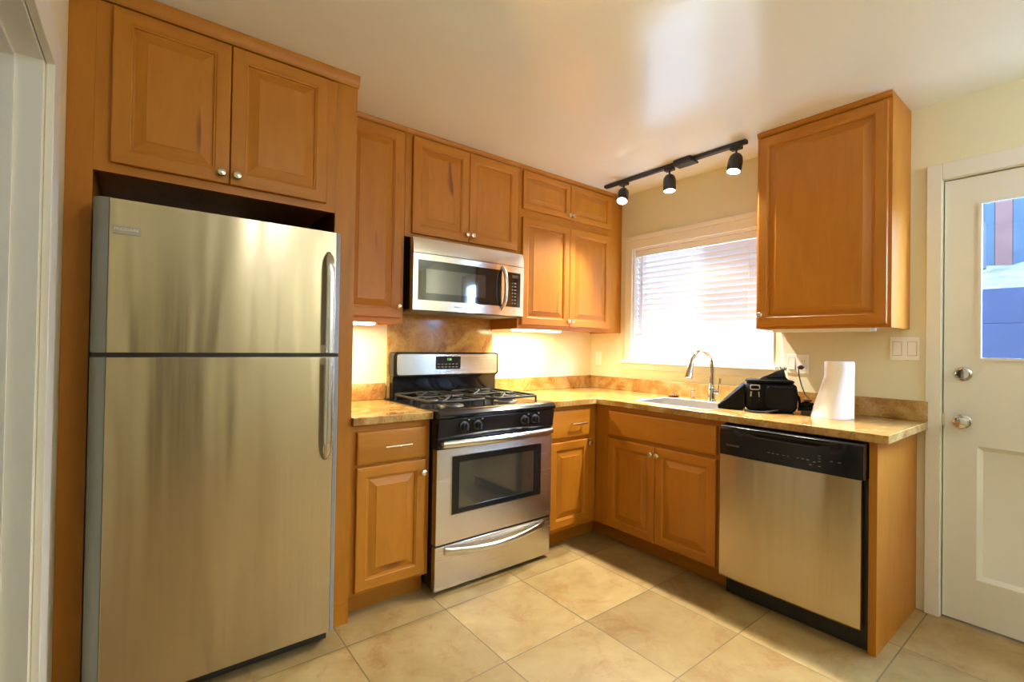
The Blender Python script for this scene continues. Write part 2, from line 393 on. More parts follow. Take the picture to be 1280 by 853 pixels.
# exterior door in the sink wall
d0, d1, dz0, dz1 = DOOR[0]+.005, DOOR[1]-.005, .012, 2.056
mb = MB()
mb.box(DOOR[0]-.058, DOOR[0]-.002, -.018, -.0005, 0, 2.142); mb.box(DOOR[1]+.002, DOOR[1]+.07, -.018, -.0005, 0, 2.142)
mb.box(DOOR[0]-.002, DOOR[1]+.002, -.018, -.0005, 2.064, 2.142)
struct('trim_4', mb, WHITE, 'R', bevel=.003)
struct('trim_5', MB().box(d0, d1, .052, .062, 0, 2.06-2.04).box(DOOR[0]+.0005, d0+.012, .052, .13, .02, 2.0615).box(d1-.012, DOOR[1]-.0005, .052, .13, .02, 2.0615).box(d0+.012, d1-.012, .052, .13, 2.045, 2.0615), WHITE, 'R')
def door_leaf():
    m = MB(); g0, g1, gz0, gz1 = 2.345, d1-.115, 1.212, 1.937; p0, p1, pz0, pz1 = 2.335, d1-.105, .217, .821
    y0, y1 = .006, .048
    m.box(d0, g0, y0, y1, dz0, dz1); m.box(g1, d1, y0, y1, dz0, dz1)
    m.box(g0, g1, y0, y1, gz1, dz1); m.box(g0, g1, y0, y1, pz1, gz0); m.box(g0, g1, y0, y1, dz0, pz0)
    # recessed lower panel with sloped edges
    L = []
    for dd, h in ((0, 0), (.018, .012), (.02, .013)):
        L.append([m.bm.verts.new(q) for q in ((g0+dd, y0+h, pz0+dd), (g1-dd, y0+h, pz0+dd), (g1-dd, y0+h, pz1-dd), (g0+dd, y0+h, pz1-dd))])
    for a, b in zip(L[:-1], L[1:]):
        for i in range(4): m.f([a[i], a[(i+1) % 4], b[(i+1) % 4], b[i]])
    m.f(L[-1])
    # glazing bead
    for q in ((g0, g0+.012, gz0, gz1), (g1-.012, g1, gz0, gz1)): m.box(q[0], q[1], y0-.006, y0+.012, q[2], q[3])
    for q in ((gz0, gz0+.012), (gz1-.012, gz1)): m.box(g0+.012, g1-.012, y0-.006, y0+.012, q[0], q[1])
    o = struct('door_1', m, WHITE, 'R', base=((d0+d1)/2, .025, 0))
    build('glass_pane', MB().box(g0+.001, g1-.001, .022, .027, gz0+.001, gz1-.001), GLASS, o)
    k = build('door_knob', MB().lathe([(.031, 0), (.031, .004), (.026, .008), (.011, .012), (.010, .03), (.022, .036), (.028, .046), (.029, .056), (.024, .064), (.012, .068), (0, .069)], (2.297, y0, .928), (0, -1, 0), 28), CHROME, o)
    build('deadbolt', MB().lathe([(.033, 0), (.033, .004), (.030, .008), (.022, .012), (.021, .015), (0, .0155)], (2.297, y0, 1.147), (0, -1, 0), 28).box(2.292, 2.302, y0-.028, y0-.014, 1.131, 1.163), CHROME, o)
    build('latch_plate', MB().box(d0-.004, d0+.004, y0-.006, y0+.0, .895, .955), NICKEL, o)
    return o
door_leaf()

# ------------------------------------------------------------------ cabinet kit
DOOR_RG = [(0, .019), (0, .004), (.0015, .001), (.005, 0), (.046, 0), (.050, .0035), (.054, .004), (.056, .0105), (.061, .011), (.092, .0022), (.094, .0008)]
SMALL_RG = [(0, .019), (0, .004), (.0015, .001), (.005, 0), (.036, 0), (.039, .0035), (.042, .004), (.044, .0105), (.048, .011), (.074, .0022), (.076, .0008)]
DRAW_RG = [(0, .019), (0, .006), (.002, .003), (.008, .0005), (.012, 0)]
KNOB = [(.006, 0), (.006, .010), (.009, .013), (.0145, .017), (.0155, .021), (.013, .025), (.006, .0275), (0, .028)]
def cab_door(p, x0, x1, z0, z1, y, knob=None, rg=DOOR_RG):
    o = build('door', MB().rings(x0, x1, z0, z1, y, rg), [WV, WH], p, angle=6)
    if knob: build('knob', MB().lathe(KNOB, (knob[0], y, knob[1]), (0, -1, 0), 18), NICKEL, o)
    return o
def cab_drawer(p, x0, x1, z0, z1, y, pull=True):
    o = build('drawer' if pull else 'drawer_front', MB().rings(x0, x1, z0, z1, y, DRAW_RG, 1, 1, 1), [WV, WH], p, angle=25)
    if pull:
        cx, cz, L = (x0+x1)/2 + (.0 if pull is True else pull), (z0+z1)/2, .066
        m = MB().tube([(cx-L, y-.028, cz), (cx+L, y-.028, cz)], .0055, 12)
        for s in (-1, 1): m.tube([(cx+s*.048, y, cz), (cx+s*.048, y-.028, cz)], .0045, 10)
        build('pull_bar', m, NICKEL, o)
    return o
def frame_bm(x0, x1, z0, z1, y0, y1, stiles, rails):
    """stiles: x-ranges full height; rails: (xa,xb,za,zb) between them"""
    m = MB()
    for a, b in stiles: m.box(a, b, y0, y1, z0, z1, 0)
    for a, b, c, d in rails: m.box(a, b, y0, y1, c, d, 1)
    return m

UD, BD = .31, .61          # face-frame planes of upper and base cabinets
TRZ = 2.412
def upper(name, label, x0, x1, z0, doors, frame='B', trim=True, stiles=None, rails=(), ret=False, depth=UD, group='wall cabinets'):
    t = thing(name, label, 'cabinet', ((x0+x1)/2, 0, z0), frame, group)
    zt = TRZ if trim else H-.001
    g = .0006
    build('cabinet_body', MB().box(x0+g, x1-g, -depth+.0195, -.0005, z0+.012, H-.001).box(x0+g, x0+.018, -depth+.0195, -.0005, z0, z0+.012).box(x1-.018, x1-g, -depth+.0195, -.0005, z0, z0+.012), [WV], t)
    st = stiles or [(x0+g, x0+.038), (x1-.038, x1-g)]
    rl = list(rails) or [(st[0][1], st[-1][0], z0, z0+.035), (st[0][1], st[-1][0], TRZ-.03, TRZ)]
    build('face_frame', frame_bm(x0, x1, z0, TRZ, -depth, -depth+.019, st, rl), [WV, WH], t)
    m = MB().prism([(-depth-.0, TRZ), (-depth-.004, TRZ), (-depth-.010, TRZ+.006), (-depth-.014, TRZ+.018), (-depth-.014, H-.001), (-depth+.019, H-.001), (-depth+.019, TRZ)], 'x', x0+g, x1-g)
    build('top_moulding', m, [WH], t)
    for dd in doors: cab_door(t, *dd)
    return t
yU = -UD - .020

# 1 tall single-door cabinet beside the refrigerator surround
upper('wall_cabinet', 'tall narrow single-door maple wall cabinet between the refrigerator surround and the microwave', -2.241, -1.858, 1.356,
      [(-2.212, -1.878, 1.385, 2.401, yU, (-1.893, 1.447))])
# 2 over the microwave
upper('wall_cabinet', 'maple two-door wall cabinet directly above the microwave', -1.857, -1.053, 1.84,
      [(-1.818, -1.4495, 1.861, 2.401, yU, (-1.467, 1.902)), (-1.4465, -1.0775, 1.861, 2.401, yU, (-1.428, 1.902))])
# 3 corner cabinet, four doors
upper('wall_cabinet', 'maple corner wall cabinet with two small doors above two tall doors', -1.052, -.001, 1.356,
      [(-1.027, -.5945, 2.150, 2.401, yU, (-.612, 2.175), SMALL_RG), (-.5915, -.152, 2.150, 2.401, yU, (-.574, 2.175), SMALL_RG),
       (-1.027, -.5945, 1.385, 2.093, yU, (-.612, 1.425)), (-.5915, -.152, 1.385, 2.093, yU, (-.574, 1.425))],
      stiles=[(-1.0514, -1.012), (-.175, -.0016)],
      rails=[(-1.012, -.175, 1.356, 1.40), (-1.012, -.175, 2.08, 2.165), (-1.012, -.175, 2.385, TRZ), (-.61, -.575, 1.40, 2.08), (-.61, -.575, 2.165, 2.385)])
# 4 sink wall, single wide door
upper('wall_cabinet', 'single wide-door maple wall cabinet mounted between the window and the white door', 1.502, 2.104, 1.356,
      [(1.514, 2.090, 1.372, 2.401, yU, (1.535, 1.432))], 'R')

# refrigerator surround: two tall panels and the deep cabinet over the refrigerator
single('tall_side_panel', MB().box(-3.1965, -3.128, -.624, -.605, 0, H-.001).box(-3.146, -3.128, -.605, -.001, 0, H-.001), WV,
       'floor-to-ceiling maple side panel between the refrigerator and the white doorway casing', 'panel', (-3.17, -.3, 0), group='refrigerator surround panels')
single('tall_side_panel', MB().box(-2.332, -2.243, -.624, -.605, 0, H-.001).box(-2.261, -2.243, -.605, -.001, 0, H-.001).box(-2.338, -2.243, -.630, -.6245, 0, .085), WV,
       'floor-to-ceiling maple side panel between the refrigerator and the narrow base cabinet', 'panel', (-2.29, -.3, 0), group='refrigerator surround panels')
t = thing('wall_cabinet', 'deep two-door maple cabinet above the stainless refrigerator', 'cabinet', (-2.73, 0, 1.815), group='wall cabinets')
build('cabinet_body', MB().box(-3.126, -2.334, -.604, -.001, 1.83, H-.001), [WV], t)
build('face_frame', frame_bm(-3.1275, -2.3325, 1.812, 2.385, -.624, -.605, [(-3.1275, -3.06), (-2.755, -2.715), (-2.395, -2.3325)],
      [(-3.06, -2.755, 1.812, 1.86), (-2.715, -2.395, 1.812, 1.86), (-3.06, -2.755, 2.36, 2.385), (-2.715, -2.395, 2.36, 2.385)]), [WV, WH], t)
build('top_moulding', MB().prism([(-.6245, 2.388), (-.630, 2.388), (-.636, 2.396), (-.640, 2.412), (-.6425, 2.43), (-.6425, H-.001), (-.6245, H-.001)], 'x', -3.1965, -2.238), [WH], t)
yF = -.644
cab_door(t, -3.084, -2.7365, 1.844, 2.377, yF, (-2.764, 1.878)); cab_door(t, -2.7335, -2.373, 1.844, 2.377, yF, (-2.712, 1.878))

# base cabinets
def base(name, label, x0, x1, frame='B', bodyx=None, hollow=False, kick=None):
    t = thing(name, label, 'cabinet', ((x0+x1)/2, 0, 0), frame, 'base cabinets')
    bx = bodyx or (x0+.0006, x1-.0006)
    if hollow:
        a, b, f = bx[0], bx[1], -BD+.0195
        m = MB().box(a, a+.018, f, -.001, .1, .872).box(b-.018, b, f, -.001, .1, .872).box(a+.018, b-.018, f, -.001, .1, .118).box(a+.018, b-.018, -.008, -.001, .118, .872)
    else: m = MB().box(bx[0], bx[1], -BD+.0195, -.001, .1, .872)
    build('cabinet_body', m, [WV], t)
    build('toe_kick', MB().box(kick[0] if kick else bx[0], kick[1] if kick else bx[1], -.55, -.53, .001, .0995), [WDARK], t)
    return t
yB = -BD - .020
t = base('base_cabinet', 'narrow maple base cabinet between the refrigerator and the range', -2.242, -1.842)
build('face_frame', frame_bm(0, 0, .1, .872, -BD, -BD+.019, [(-2.2414, -2.2), (-1.885, -1.8426)], [(-2.2, -1.885, .1, .14), (-2.2, -1.885, .67, .71), (-2.2, -1.885, .835, .872)]), [WV, WH], t)
cab_drawer(t, -2.2145, -1.870, .691, .841, yB, .016); cab_door(t, -2.2145, -1.870, .118, .679, yB, (-1.888, .617))
t = base('base_cabinet', 'narrow maple base cabinet tucked in the corner beside the range', -1.063, -.611, kick=(-1.0624, -.5505))
build('face_frame', frame_bm(0, 0, .1, .872, -BD, -BD+.019, [(-1.0624, -1.0), (-.70, -.6116)], [(-1.0, -.70, .1, .15), (-1.0, -.70, .64, .69), (-1.0, -.70, .835, .872)]), [WV, WH], t)
cab_drawer(t, -1.03, -.686, .676, .848, yB, .05); cab_door(t, -1.03, -.686, .128, .652, yB, (-.698, .625))
t = base('base_cabinet', 'maple sink base cabinet with two doors under the window', .6115, 1.4925, 'R', hollow=True, kick=(.5505, 1.492))
build('face_frame', frame_bm(0, 0, .1, .872, -BD, -BD+.019, [(.6121, .755), (1.435, 1.4919)], [(.755, 1.435, .1, .135), (.755, 1.435, .66, .70), (.755, 1.435, .83, .872), (1.06, 1.10, .135, .66)]), [WV, WH], t)
cab_drawer(t, .730, 1.453, .691, .842, yB, False)
cab_door(t, .730, 1.0805, .110, .668, yB, (1.061, .622)); cab_door(t, 1.0835, 1.453, .110, .668, yB, (1.104, .622))
single('end_panel', MB().box(2.106, 2.135, -.618, -.001, .0, .872), WV, 'flat maple end panel closing the counter run beside the dishwasher', 'panel', (2.12, -.3, 0), 'R', bevel=.0015)

# ------------------------------------------------------------------ countertops and stone
ZT, TH = .911, .037
def slab(outer, holes, z1, th):
    m = MB(); bm = m.bm; ed = []
    for lp in [outer] + holes:
        v = [bm.verts.new((p[0], p[1], z1)) for p in lp]
        ed += [bm.edges.new((v[i], v[(i+1) % len(v)])) for i in range(len(v))]
    bmesh.ops.triangle_fill(bm, use_beauty=True, use_dissolve=False, edges=ed)
    r = bmesh.ops.extrude_face_region(bm, geom=list(bm.faces))
    bmesh.ops.translate(bm, verts=[g for g in r['geom'] if isinstance(g, bmesh.types.BMVert)], vec=(0, 0, -th))
    return m
SK = (-.545, -.165, -1.375, -.845)      # sink cut-out in world x0,x1,y0,y1
hole = rrect(SK[0], SK[1], SK[2], SK[3], .09, 8)
FE = -.648
t = thing('granite_countertop', 'golden granite L-shaped countertop running around the corner under the window', 'countertop', (-.4, -.9, ZT-TH), group='granite countertops')
build('slab', slab([(-1.062, -.0005), (-1.062, FE), (FE, FE), (FE, -2.178), (-.0005, -2.178), (-.0005, -.0005)], [hole[::-1]], ZT, TH), GRAN, t, bevel=.004)
build('backsplash', MB().box(-1.036, -.022, -.021, -.0005, ZT+.0005, 1.008), GRAN, t, bevel=.002)
build('backsplash', MB().box(-.021, -.0005, -2.178, -.0005, ZT+.0005, 1.008), GRAN, t, bevel=.002)
t = thing('granite_countertop', 'short golden granite countertop between the refrigerator and the range', 'countertop', (-2.04, -.3, ZT-TH), group='granite countertops')
build('slab', MB().box(-2.2415, -1.842, FE, -.0005, ZT-TH, ZT), GRAN, t, bevel=.004)
build('backsplash', MB().box(-2.2415, -1.825, -.021, -.0005, ZT+.0005, 1.008), GRAN, t, bevel=.002)
single('stone_splash_panel', MB().box(-1.812, -1.037, -.014, -.0005, .915, 1.428), GRAN, 'tall golden stone panel on the wall behind the range', 'backsplash', (-1.424, -.007, .915))

# ------------------------------------------------------------------ refrigerator
def fridge():
    t = thing('refrigerator', 'brushed stainless top-freezer refrigerator beside the white doorway', 'refrigerator', (-2.73, -.36, 0))
    X0, X1, F = -3.119, -2.339, -.742
    build('body', MB().box(X0+.006, X1-.006, -.665, -.04, .03, 1.69), simple('fridge_side_grey', (.05, .05, .052), .5, var=.1), t, bevel=.004)
    build('base_grille', MB().box(X0+.01, X1-.02, -.70, -.667, .012, .055), BLACKM, t)
    def leaf(nm, z0, z1):
        o = build(nm, MB().prism([(X0+.040, -.672), (X0+.040, F+.002), (X0+.042, F), (X1-.022, F), (X1-.020, F+.002), (X1-.020, -.672)], 'z', z0, z1), STEEL, t, bevel=.003)
        build('edge_cap', MB().prism([(X0, -.672), (X0, F+.028), (X0+.006, F+.016), (X0+.020, F+.004), (X0+.0395, F+.001), (X0+.0395, -.672)], 'z', z0, z1), TRIMGREY, o)
        build('edge_cap', MB().prism([(X1, -.672), (X1, F+.016), (X1-.004, F+.007), (X1-.0195, F+.001), (X1-.0195, -.672)], 'z', z0, z1), TRIMGREY, o)
        return o
    fz = leaf('freezer_door', 1.201, 1.700); rf = leaf('refrigerator_door', .058, 1.186)
    build('gasket', MB().box(X0+.004, X1-.004, -.735, -.668, 1.1862, 1.2008), BLACKM, t)
    def handle(o, zs, ze):
        """strap handle; zs at the split, ze the arched far end"""
        s = 1 if ze > zs else -1; xc = -2.391; L = abs(ze-zs); n = 22; loops = []
        m = MB()
        for i in range(n+1):
            u = i/n; z = zs + s*L*u
            out = .042 if u < .78 else .042*math.sqrt(max(0, 1-((u-.78)/.22)**2))
            out = max(out, .0015); wd = .0175 if u < .88 else .0175*math.sqrt(max(.12, 1-((u-.88)/.125)**2))
            back = max(.0006, out-.020) if u < .93 else .0006
            q = []
            for k in range(12):
                a = 2*PI*k/12
                q.append((xc + wd*math.cos(a), F - back - (out-back)*.5*(1+math.sin(a)), z))
            loops.append(q)
        m.loft(loops)
        m.box(xc-.0165, xc+.0165, F-.034, F-.0003, min(zs, zs+s*.03), max(zs, zs+s*.03))
        build('handle', m, HANDLE, o)
    handle(fz, 1.2035, 1.617); handle(rf, 1.1835, .766)
    b = build('badge', MB().box(-3.070, -2.998, F-.003, F-.0002, 1.586, 1.613), BADGE, fz, bevel=.001)
    lettering('badge_lettering', 'FRIGIDAIRE', .0125, (-3.034, F-.0035, 1.6015), BADGET, b)
    return t
fridge()

# ------------------------------------------------------------------ gas range
def arc(c, r, a0, a1, n, f): return [f(c, r, R(a0 + (a1-a0)*i/n)) for i in range(n+1)]
def stove():
    X0, X1, F = -1.8355, -1.0665, -.675; xc = (X0+X1)/2
    t = thing('gas_range', 'black and stainless gas range with four burners and an oven window', 'stove', (xc, -.33, 0))
    build('body', MB().box(X0, X1, -.632, -.03, .03, .8745).box(X0+.05, X1-.05, -.60, -.05, .002, .03), BLACK, t, bevel=.003)
    # cooktop with dished deck and rounded front lip
    pr = [(-.03, .8755), (-.03, .918), (-.09, .918), (-.10, .912), (-.60, .912), (-.612, .919), (-.665, .919), (-.690, .912), (-.702, .897), (-.702, .888), (-.690, .8755)]
    build('cooktop', MB().prism(pr, 'x', X0-.002, X1+.002), BLACK, t, bevel=.002)
    # sloped control panel
    pc = [(-.633, .7755), (-.633, .8745), (-.694, .8745), (-.682, .7755)]
    cp = build('control_panel', MB().prism(pc, 'x', X0, X1), BLACK, t, bevel=.003)
    ax = Vector((0, -1, -.12)).normalized()
    for kx in (-1.690, -1.607, -1.294, -1.217):
        o = Vector((kx, -.689, .832))
        m = MB().lathe([(.026, 0), (.026, .004), (.019, .007), (.018, .024), (.016, .027), (0, .0275)], o, ax, 24)
        m.box(kx-.0045, kx+.0045, -.728, -.708, .815, .848)
        k = build('control_knob', m, BLACKM, t, bevel=0)
        build('dial_mark', MB().box(kx+.024, kx+.034, -.6936, -.6905, .858, .866), PRINT, k)
    # oven door
    dz0, dz1 = .252, .773
    def plate(x0, x1, z0, z1, hx0, hx1, hz0, hz1, y0, y1):
        m = MB(); m.box(x0, hx0, y0, y1, z0, z1); m.box(hx1, x1, y0, y1, z0, z1); m.box(hx0, hx1, y0, y1, z0, hz0); m.box(hx0, hx1, y0, y1, hz1, z1); return m
    W = (-1.748, -1.153, .389, .682)
    od = build('oven_door', plate(X0+.002, X1-.002, dz0, .722, *W, F, -.634), STEELH, t)
    build('door_top_trim', MB().box(X0+.002, X1-.002, F+.002, -.634, .7225, dz1), BLACK, od, bevel=.003)
    V = (W[0]+.045, W[1]-.045, W[2]+.028, W[3]-.035)
    build('window_frame', plate(W[0], W[1], W[2], W[3], *V, F-.001, -.655), BLACK, od, bevel=.002)
    build('oven_window', MB().box(V[0], V[1], F+.004, -.662, V[2], V[3]), GLASSW, od)
    build('window_bead', plate(W[0]-.004, W[1]+.004, W[2]-.004, W[3]+.004, W[0]-.0002, W[1]+.0002, W[2]-.0002, W[3]+.0002, F-.003, F-.0005), HANDLE, od)
    def bow(name, par, zc, xa, xb, out, rad, drop):
        n = 20; pts = [(xa, F-.001, zc)]
        for i in range(n+1):
            u = i/n; b = 1-(2*u-1)**2
            pts.append((xa + (xb-xa)*u, F-.022-out*b, zc+drop*b))
        pts.append((xb, F-.001, zc))
        build(name, MB().tube(pts, [rad*.9]+[rad]*(n+1)+[rad*.9], 14, nrm=(0, 0, 1), flat=1.25), HANDLE, par)
    bow('handle', od, .752, X0+.03, X1-.03, .030, .0155, .002)
    # storage drawer
    sd = build('storage_drawer', MB().box(X0+.002, X1-.002, F+.004, -.634, .022, .240), STEELH, t, bevel=.004)
    m = MB(); n = 20; L = []
    for i in range(n+1):
        u = i/n; b = 1-(2*u-1)**2; x = X0+.055 + (X1-X0-.11)*u; zc = .214 - .022*b + .0; yy = F+.004 - .006 - .034*b**.7
        L.append([(x, yy + .011*math.cos(a)*(.6+.4*b), zc + (.020-.004*b)*math.sin(a)) for a in [2*PI*k/12 for k in range(12)]])
    m.loft(L)
    build('handle', m, HANDLE, sd)
    build('kick_gap', MB().box(X0+.002, X1-.002, F+.012, -.634, .2403, .2517), BLACKM, t)
    # backguard
    g0, g1 = X0+.024, X1+.024
    build('riser', MB().prism([(-.03, .9185), (-.03, 1.06), (-.085, 1.05), (-.075, 1.03), (-.075, .9185)], 'x', g0+.006, g1-.006), BLACK, t, bevel=.003)
    def guard(r, y0, y1, x0, x1, z0, z1):
        return MB().prism(rrect(x0, x1, z0, z1, r, 6), 'y', y0, y1)
    bgd = build('backguard', guard(.022, -.10, -.03, g0, g1, 1.045, 1.196), BLACK, t, bevel=.004)
    build('fascia', guard(.018, -.106, -.1002, g0+.020, g1-.016, 1.056, 1.184), STEELH, bgd, bevel=.002)
    cl = build('clock_display', guard(.006, -.109, -.1062, xc-.082, xc+.098, 1.088, 1.170), BLACK, bgd, bevel=.001)
    lettering('clock_digits', '7:38', .019, (xc+.012, -.1095, 1.150), GREEN, cl)
    m = MB()
    for r_ in range(2):
        for c_ in range(6): m.box(xc-.07+c_*.026, xc-.055+c_*.026, -.1094, -.1091, 1.100+r_*.018, 1.106+r_*.018)
    build('key_markings', m, KEYS, cl)
    lettering('brand_lettering', 'FRIGIDAIRE', .010, (xc+.010, -.1064, 1.071), KEYS, bgd)
    # burners and grates
    for bx in (xc-.19, xc+.19):
        for by, r in ((-.20, .040), (-.47, .046)):
            b = build('burner', MB().lathe([(r+.028, 0), (r+.026, .003), (r, .004), (r*.95, .014), (0, .0145)], (bx, by, .9122), n=28), simple('burner_ring', (.10, .10, .10), .4, .5, var=.1), t)
            build('burner_cap', MB().lathe([(r*.9, .0147), (r*.92, .019), (r*.8, .024), (0, .025)], (bx, by, .9122), n=28), IRON, b)
    for sx in (-1, 1):
        cx = xc + sx*.19; m = MB(); z = .946; hw = .170; y0, y1 = -.585, -.095
        loop = [(p[0], p[1], z) for p in rrect(cx-hw, cx+hw, y0, y1, .05, 5)]
        m.tube(loop + [loop[0], loop[1]], .0062, 8, nrm=(0, 0, 1), flat=1.2)
        m.tube([(cx-hw, (y0+y1)/2, z), (cx+hw, (y0+y1)/2, z)], .006, 8)
        for by in (-.20, -.47):
            ring = [(cx+.062*math.cos(2*PI*i/20), by+.062*math.sin(2*PI*i/20), z+.003) for i in range(22)]
            m.tube(ring, .0055, 8, nrm=(0, 0, 1))
            for a in (45, 135, 225, 315):
                ca, sa = math.cos(R(a)), math.sin(R(a))
                m.tube([(cx+.028*ca, by+.028*sa, z+.012), (cx+.06*ca, by+.06*sa, z+.010), (cx+.11*ca, by+.105*sa, z+.002), (cx+.155*ca, by+.13*sa, z-.002)], .0055, 8)
        for px, py in ((-hw+.01, y0+.02), (hw-.01, y0+.02), (-hw+.01, y1-.02), (hw-.01, y1-.02), (-hw, (y0+y1)/2), (hw, (y0+y1)/2)):
            m.tube([(cx+px, py, z), (cx+px, py, .9130)], .006, 8)
        build('burner_grate', m, IRON, t)
stove()

# ------------------------------------------------------------------ microwave
def microwave():
    X0, X1, F, z0, z1 = -1.8385, -1.0665, -.390, 1.431, 1.8305
    t = thing('microwave', 'stainless over-the-range microwave with a black window', 'microwave', ((X0+X1)/2, -.2, z0))
    build('body', MB().box(X0, X1, -.350, -.015, z0+.004, z1), BLACKM, t, bevel=.002)
    build('underside', MB().box(X0+.002, X1-.002, -.365, -.03, z0-.006, z0+.0035), simple('grey_filter', (.16, .15, .14), .5, .3, var=.1), t)
    zs = 1.742
    # bulged top vent
    L = []
    n = 16
    for i in range(n+1):
        u = i/n; x = X0 + (X1-X0)*u; b = .014*(1-(2*u-1)**2)
        L.append([(x, -.3505, zs+.003), (x, F-b, zs+.003), (x, F-b*.8+.002, zs+.05), (x, F-b*.3+.012, z1-.001), (x, -.3505, z1-.001)])
    build('vent_grille', MB().loft(L), STEELH, t)
    # bowed door
    xd = -1.223
    def bowplate(xa, xb, za, zb, yo, th, par, nm, m_):
        L = []
        for i in range(13):
            x = xa + (xb-xa)*i/12; u = (x-X0)/(X1-X0); b = .014*(1-(2*u-1)**2)
            yi = -.3505 if th is None else yo-b+th
            L.append([(x, yi, za), (x, yo-b, za), (x, yo-b, zb), (x, yi, zb)])
        return build(nm, MB().loft(L), m_, par)
    d = bowplate(X0, xd-.001, z0+.001, zs-.001, F, None, t, 'door', STEELH)
    wf = bowplate(X0+.029, xd-.026, 1.487, 1.707, F-.0022, .002, d, 'window_surround', GLASSB)
    bowplate(X0+.073, xd-.150, 1.527, 1.660, F-.0034, .001, d, 'window', GLASSW)
    p = bowplate(xd+.001, X1, z0+.001, zs-.001, F, None, t, 'control_panel', STEELH)
    k = bowplate(xd+.010, X1-.030, 1.487, 1.702, F-.0022, .002, p, 'keypad', GLASSB)
    m = MB()
    for r_ in range(7):
        for c_ in range(3):
            x = xd+.022+c_*.026; zz = 1.505+r_*.021; m.box(x, x+.016, F-.0085, F-.0012, zz, zz+.009)
    build('keys', m, KEYS, k)
    build('display', MB().box(xd+.030, X1-.05, F-.0085, F-.0012, 1.668, 1.688), simple('display_window', (.03, .05, .045), .2, var=.1), k)
    # curved handle
    hx = -1.243; pts = []
    for i in range(17):
        u = i/16; b = 1-abs(2*u-1)**3.2
        pts.append((hx, F-.006-.044*b, 1.468+.262*u))
    build('handle', MB().tube(pts, .0105, 12, nrm=(1, 0, 0), flat=1.25), HANDLE, d)
    lettering('brand_lettering', 'FRIGIDAIRE', .012, (-1.555, F-.0142, 1.459), KEYS, d)
microwave()

# ------------------------------------------------------------------ dishwasher
def dishwasher():
    X0, X1, F = 1.4955, 2.1025, -.668
    t = thing('dishwasher', 'stainless dishwasher with a black control panel under the counter', 'dishwasher', ((X0+X1)/2, -.33, 0), 'R')
    build('body', MB().box(X0+.001, X1-.001, -.60, -.03, .10, .868).box(X0+.03, X1-.03, -.53, -.05, .001, .10), BLACKM, t)
    build('toe_panel', MB().box(X0+.004, X1-.004, -.60, -.585, .004, .0995), BLACKM, t)
    L = []
    for i in range(13):
        u = i/12; x = X0+.001 + (X1-X0-.010)*u; b = .006*(1-(2*u-1)**4)
        L.append([(x, -.6005, .104), (x, F-b+.006, .104), (x, F-b, .112), (x, F-b, .716), (x, -.6005, .716)])
    d = build('door_panel', MB().loft(L), STEEL, t)
    L = []
    for i in range(25):
        u = i/24; x = X0+.001 + (X1-X0-.002)*u; b = .006*(1-(2*u-1)**4)
        # pocket under the lip in the middle of the top edge
        pk = .020*max(0, 1-abs(2*u-1)**4/.28)**.5 if abs(2*u-1) < .72 else 0
        L.append([(x, -.6005, .7175), (x, F-b-.004, .7175), (x, F-b-.006, .80), (x, F-b-.005+pk*.2, .822), (x, F-b-.002+pk, .838), (x, F-b-.002+pk*.9, .848), (x, F-b+.002, .858), (x, F-b+.010, .863), (x, -.6005, .863)])
    c = build('control_panel', MB().loft(L), BLACK, t)
    lettering('brand_lettering', 'FRIGIDAIRE', .013, (1.565, F-.0115, .768), PRINT, c)
    for k, (x, zz) in enumerate([(1.735, .765), (1.755, .765), (1.775, .765), (1.80, .765), (1.82, .765), (1.86, .765), (1.88, .765), (1.90, .765), (1.925, .76), (1.945, .79), (1.945, .778), (1.945, .766), (1.99, .775), (2.02, .775), (1.91, .745), (1.945, .745)]):
        build('button_mark', MB().box(x-.005, x+.005, F-.0125, F-.0055, zz-.0016, zz+.0016), PRINT, c)
dishwasher()

# ------------------------------------------------------------------ sink, faucet and the things round it
def sink():
    x0, x1, y0, y1 = SK
    t = thing('kitchen_sink', 'stainless sink bowl set into the granite counter below the window', 'sink', ((x0+x1)/2, (y0+y1)/2, .71))
    m = MB(); L = []
    for d, z, r in ((-.009, ZT+.0006, .099), (-.008, ZT+.002, .098), (-.002, ZT+.0022, .092), (.0035, ZT-.002, .088), (.005, .8600, .088), (.010, .74, .085), (.030, .722, .08), (.10, .716, .05)):
        L.append([(p[0], p[1], z) for p in rrect(x0+d, x1-d, y0+d, y1-d, r, 8)])
    for d, z, r in ((.10, .7145, .05), (.028, .7205, .08), (.0085, .739, .085), (.0035, .86, .088), (.002, ZT+.0003, .089), (-.007, ZT+.0003, .097)):
        L.append([(p[0], p[1], z) for p in rrect(x0+d, x1-d, y0+d, y1-d, r, 8)])
    V = [[m.bm.verts.new(p) for p in lp] for lp in L]
    n = len(V[0])
    for a in range(len(V)):
        if a == 7: continue
        b = (a+1) % len(V)
        for i in range(n): m.f([V[a][i], V[a][(i+1) % n], V[b][(i+1) % n], V[b][i]])
    m.f(V[7]); m.f(V[8])
    build('basin', m, SINKM, t)
    build('drain', MB().lathe([(.045, 0), (.045, .003), (.03, .002), (.0, .002)], ((x0+x1)/2, (y0+y1)/2, .7162)), CHROME, t)
sink()
FX, FY = -.135, -1.150
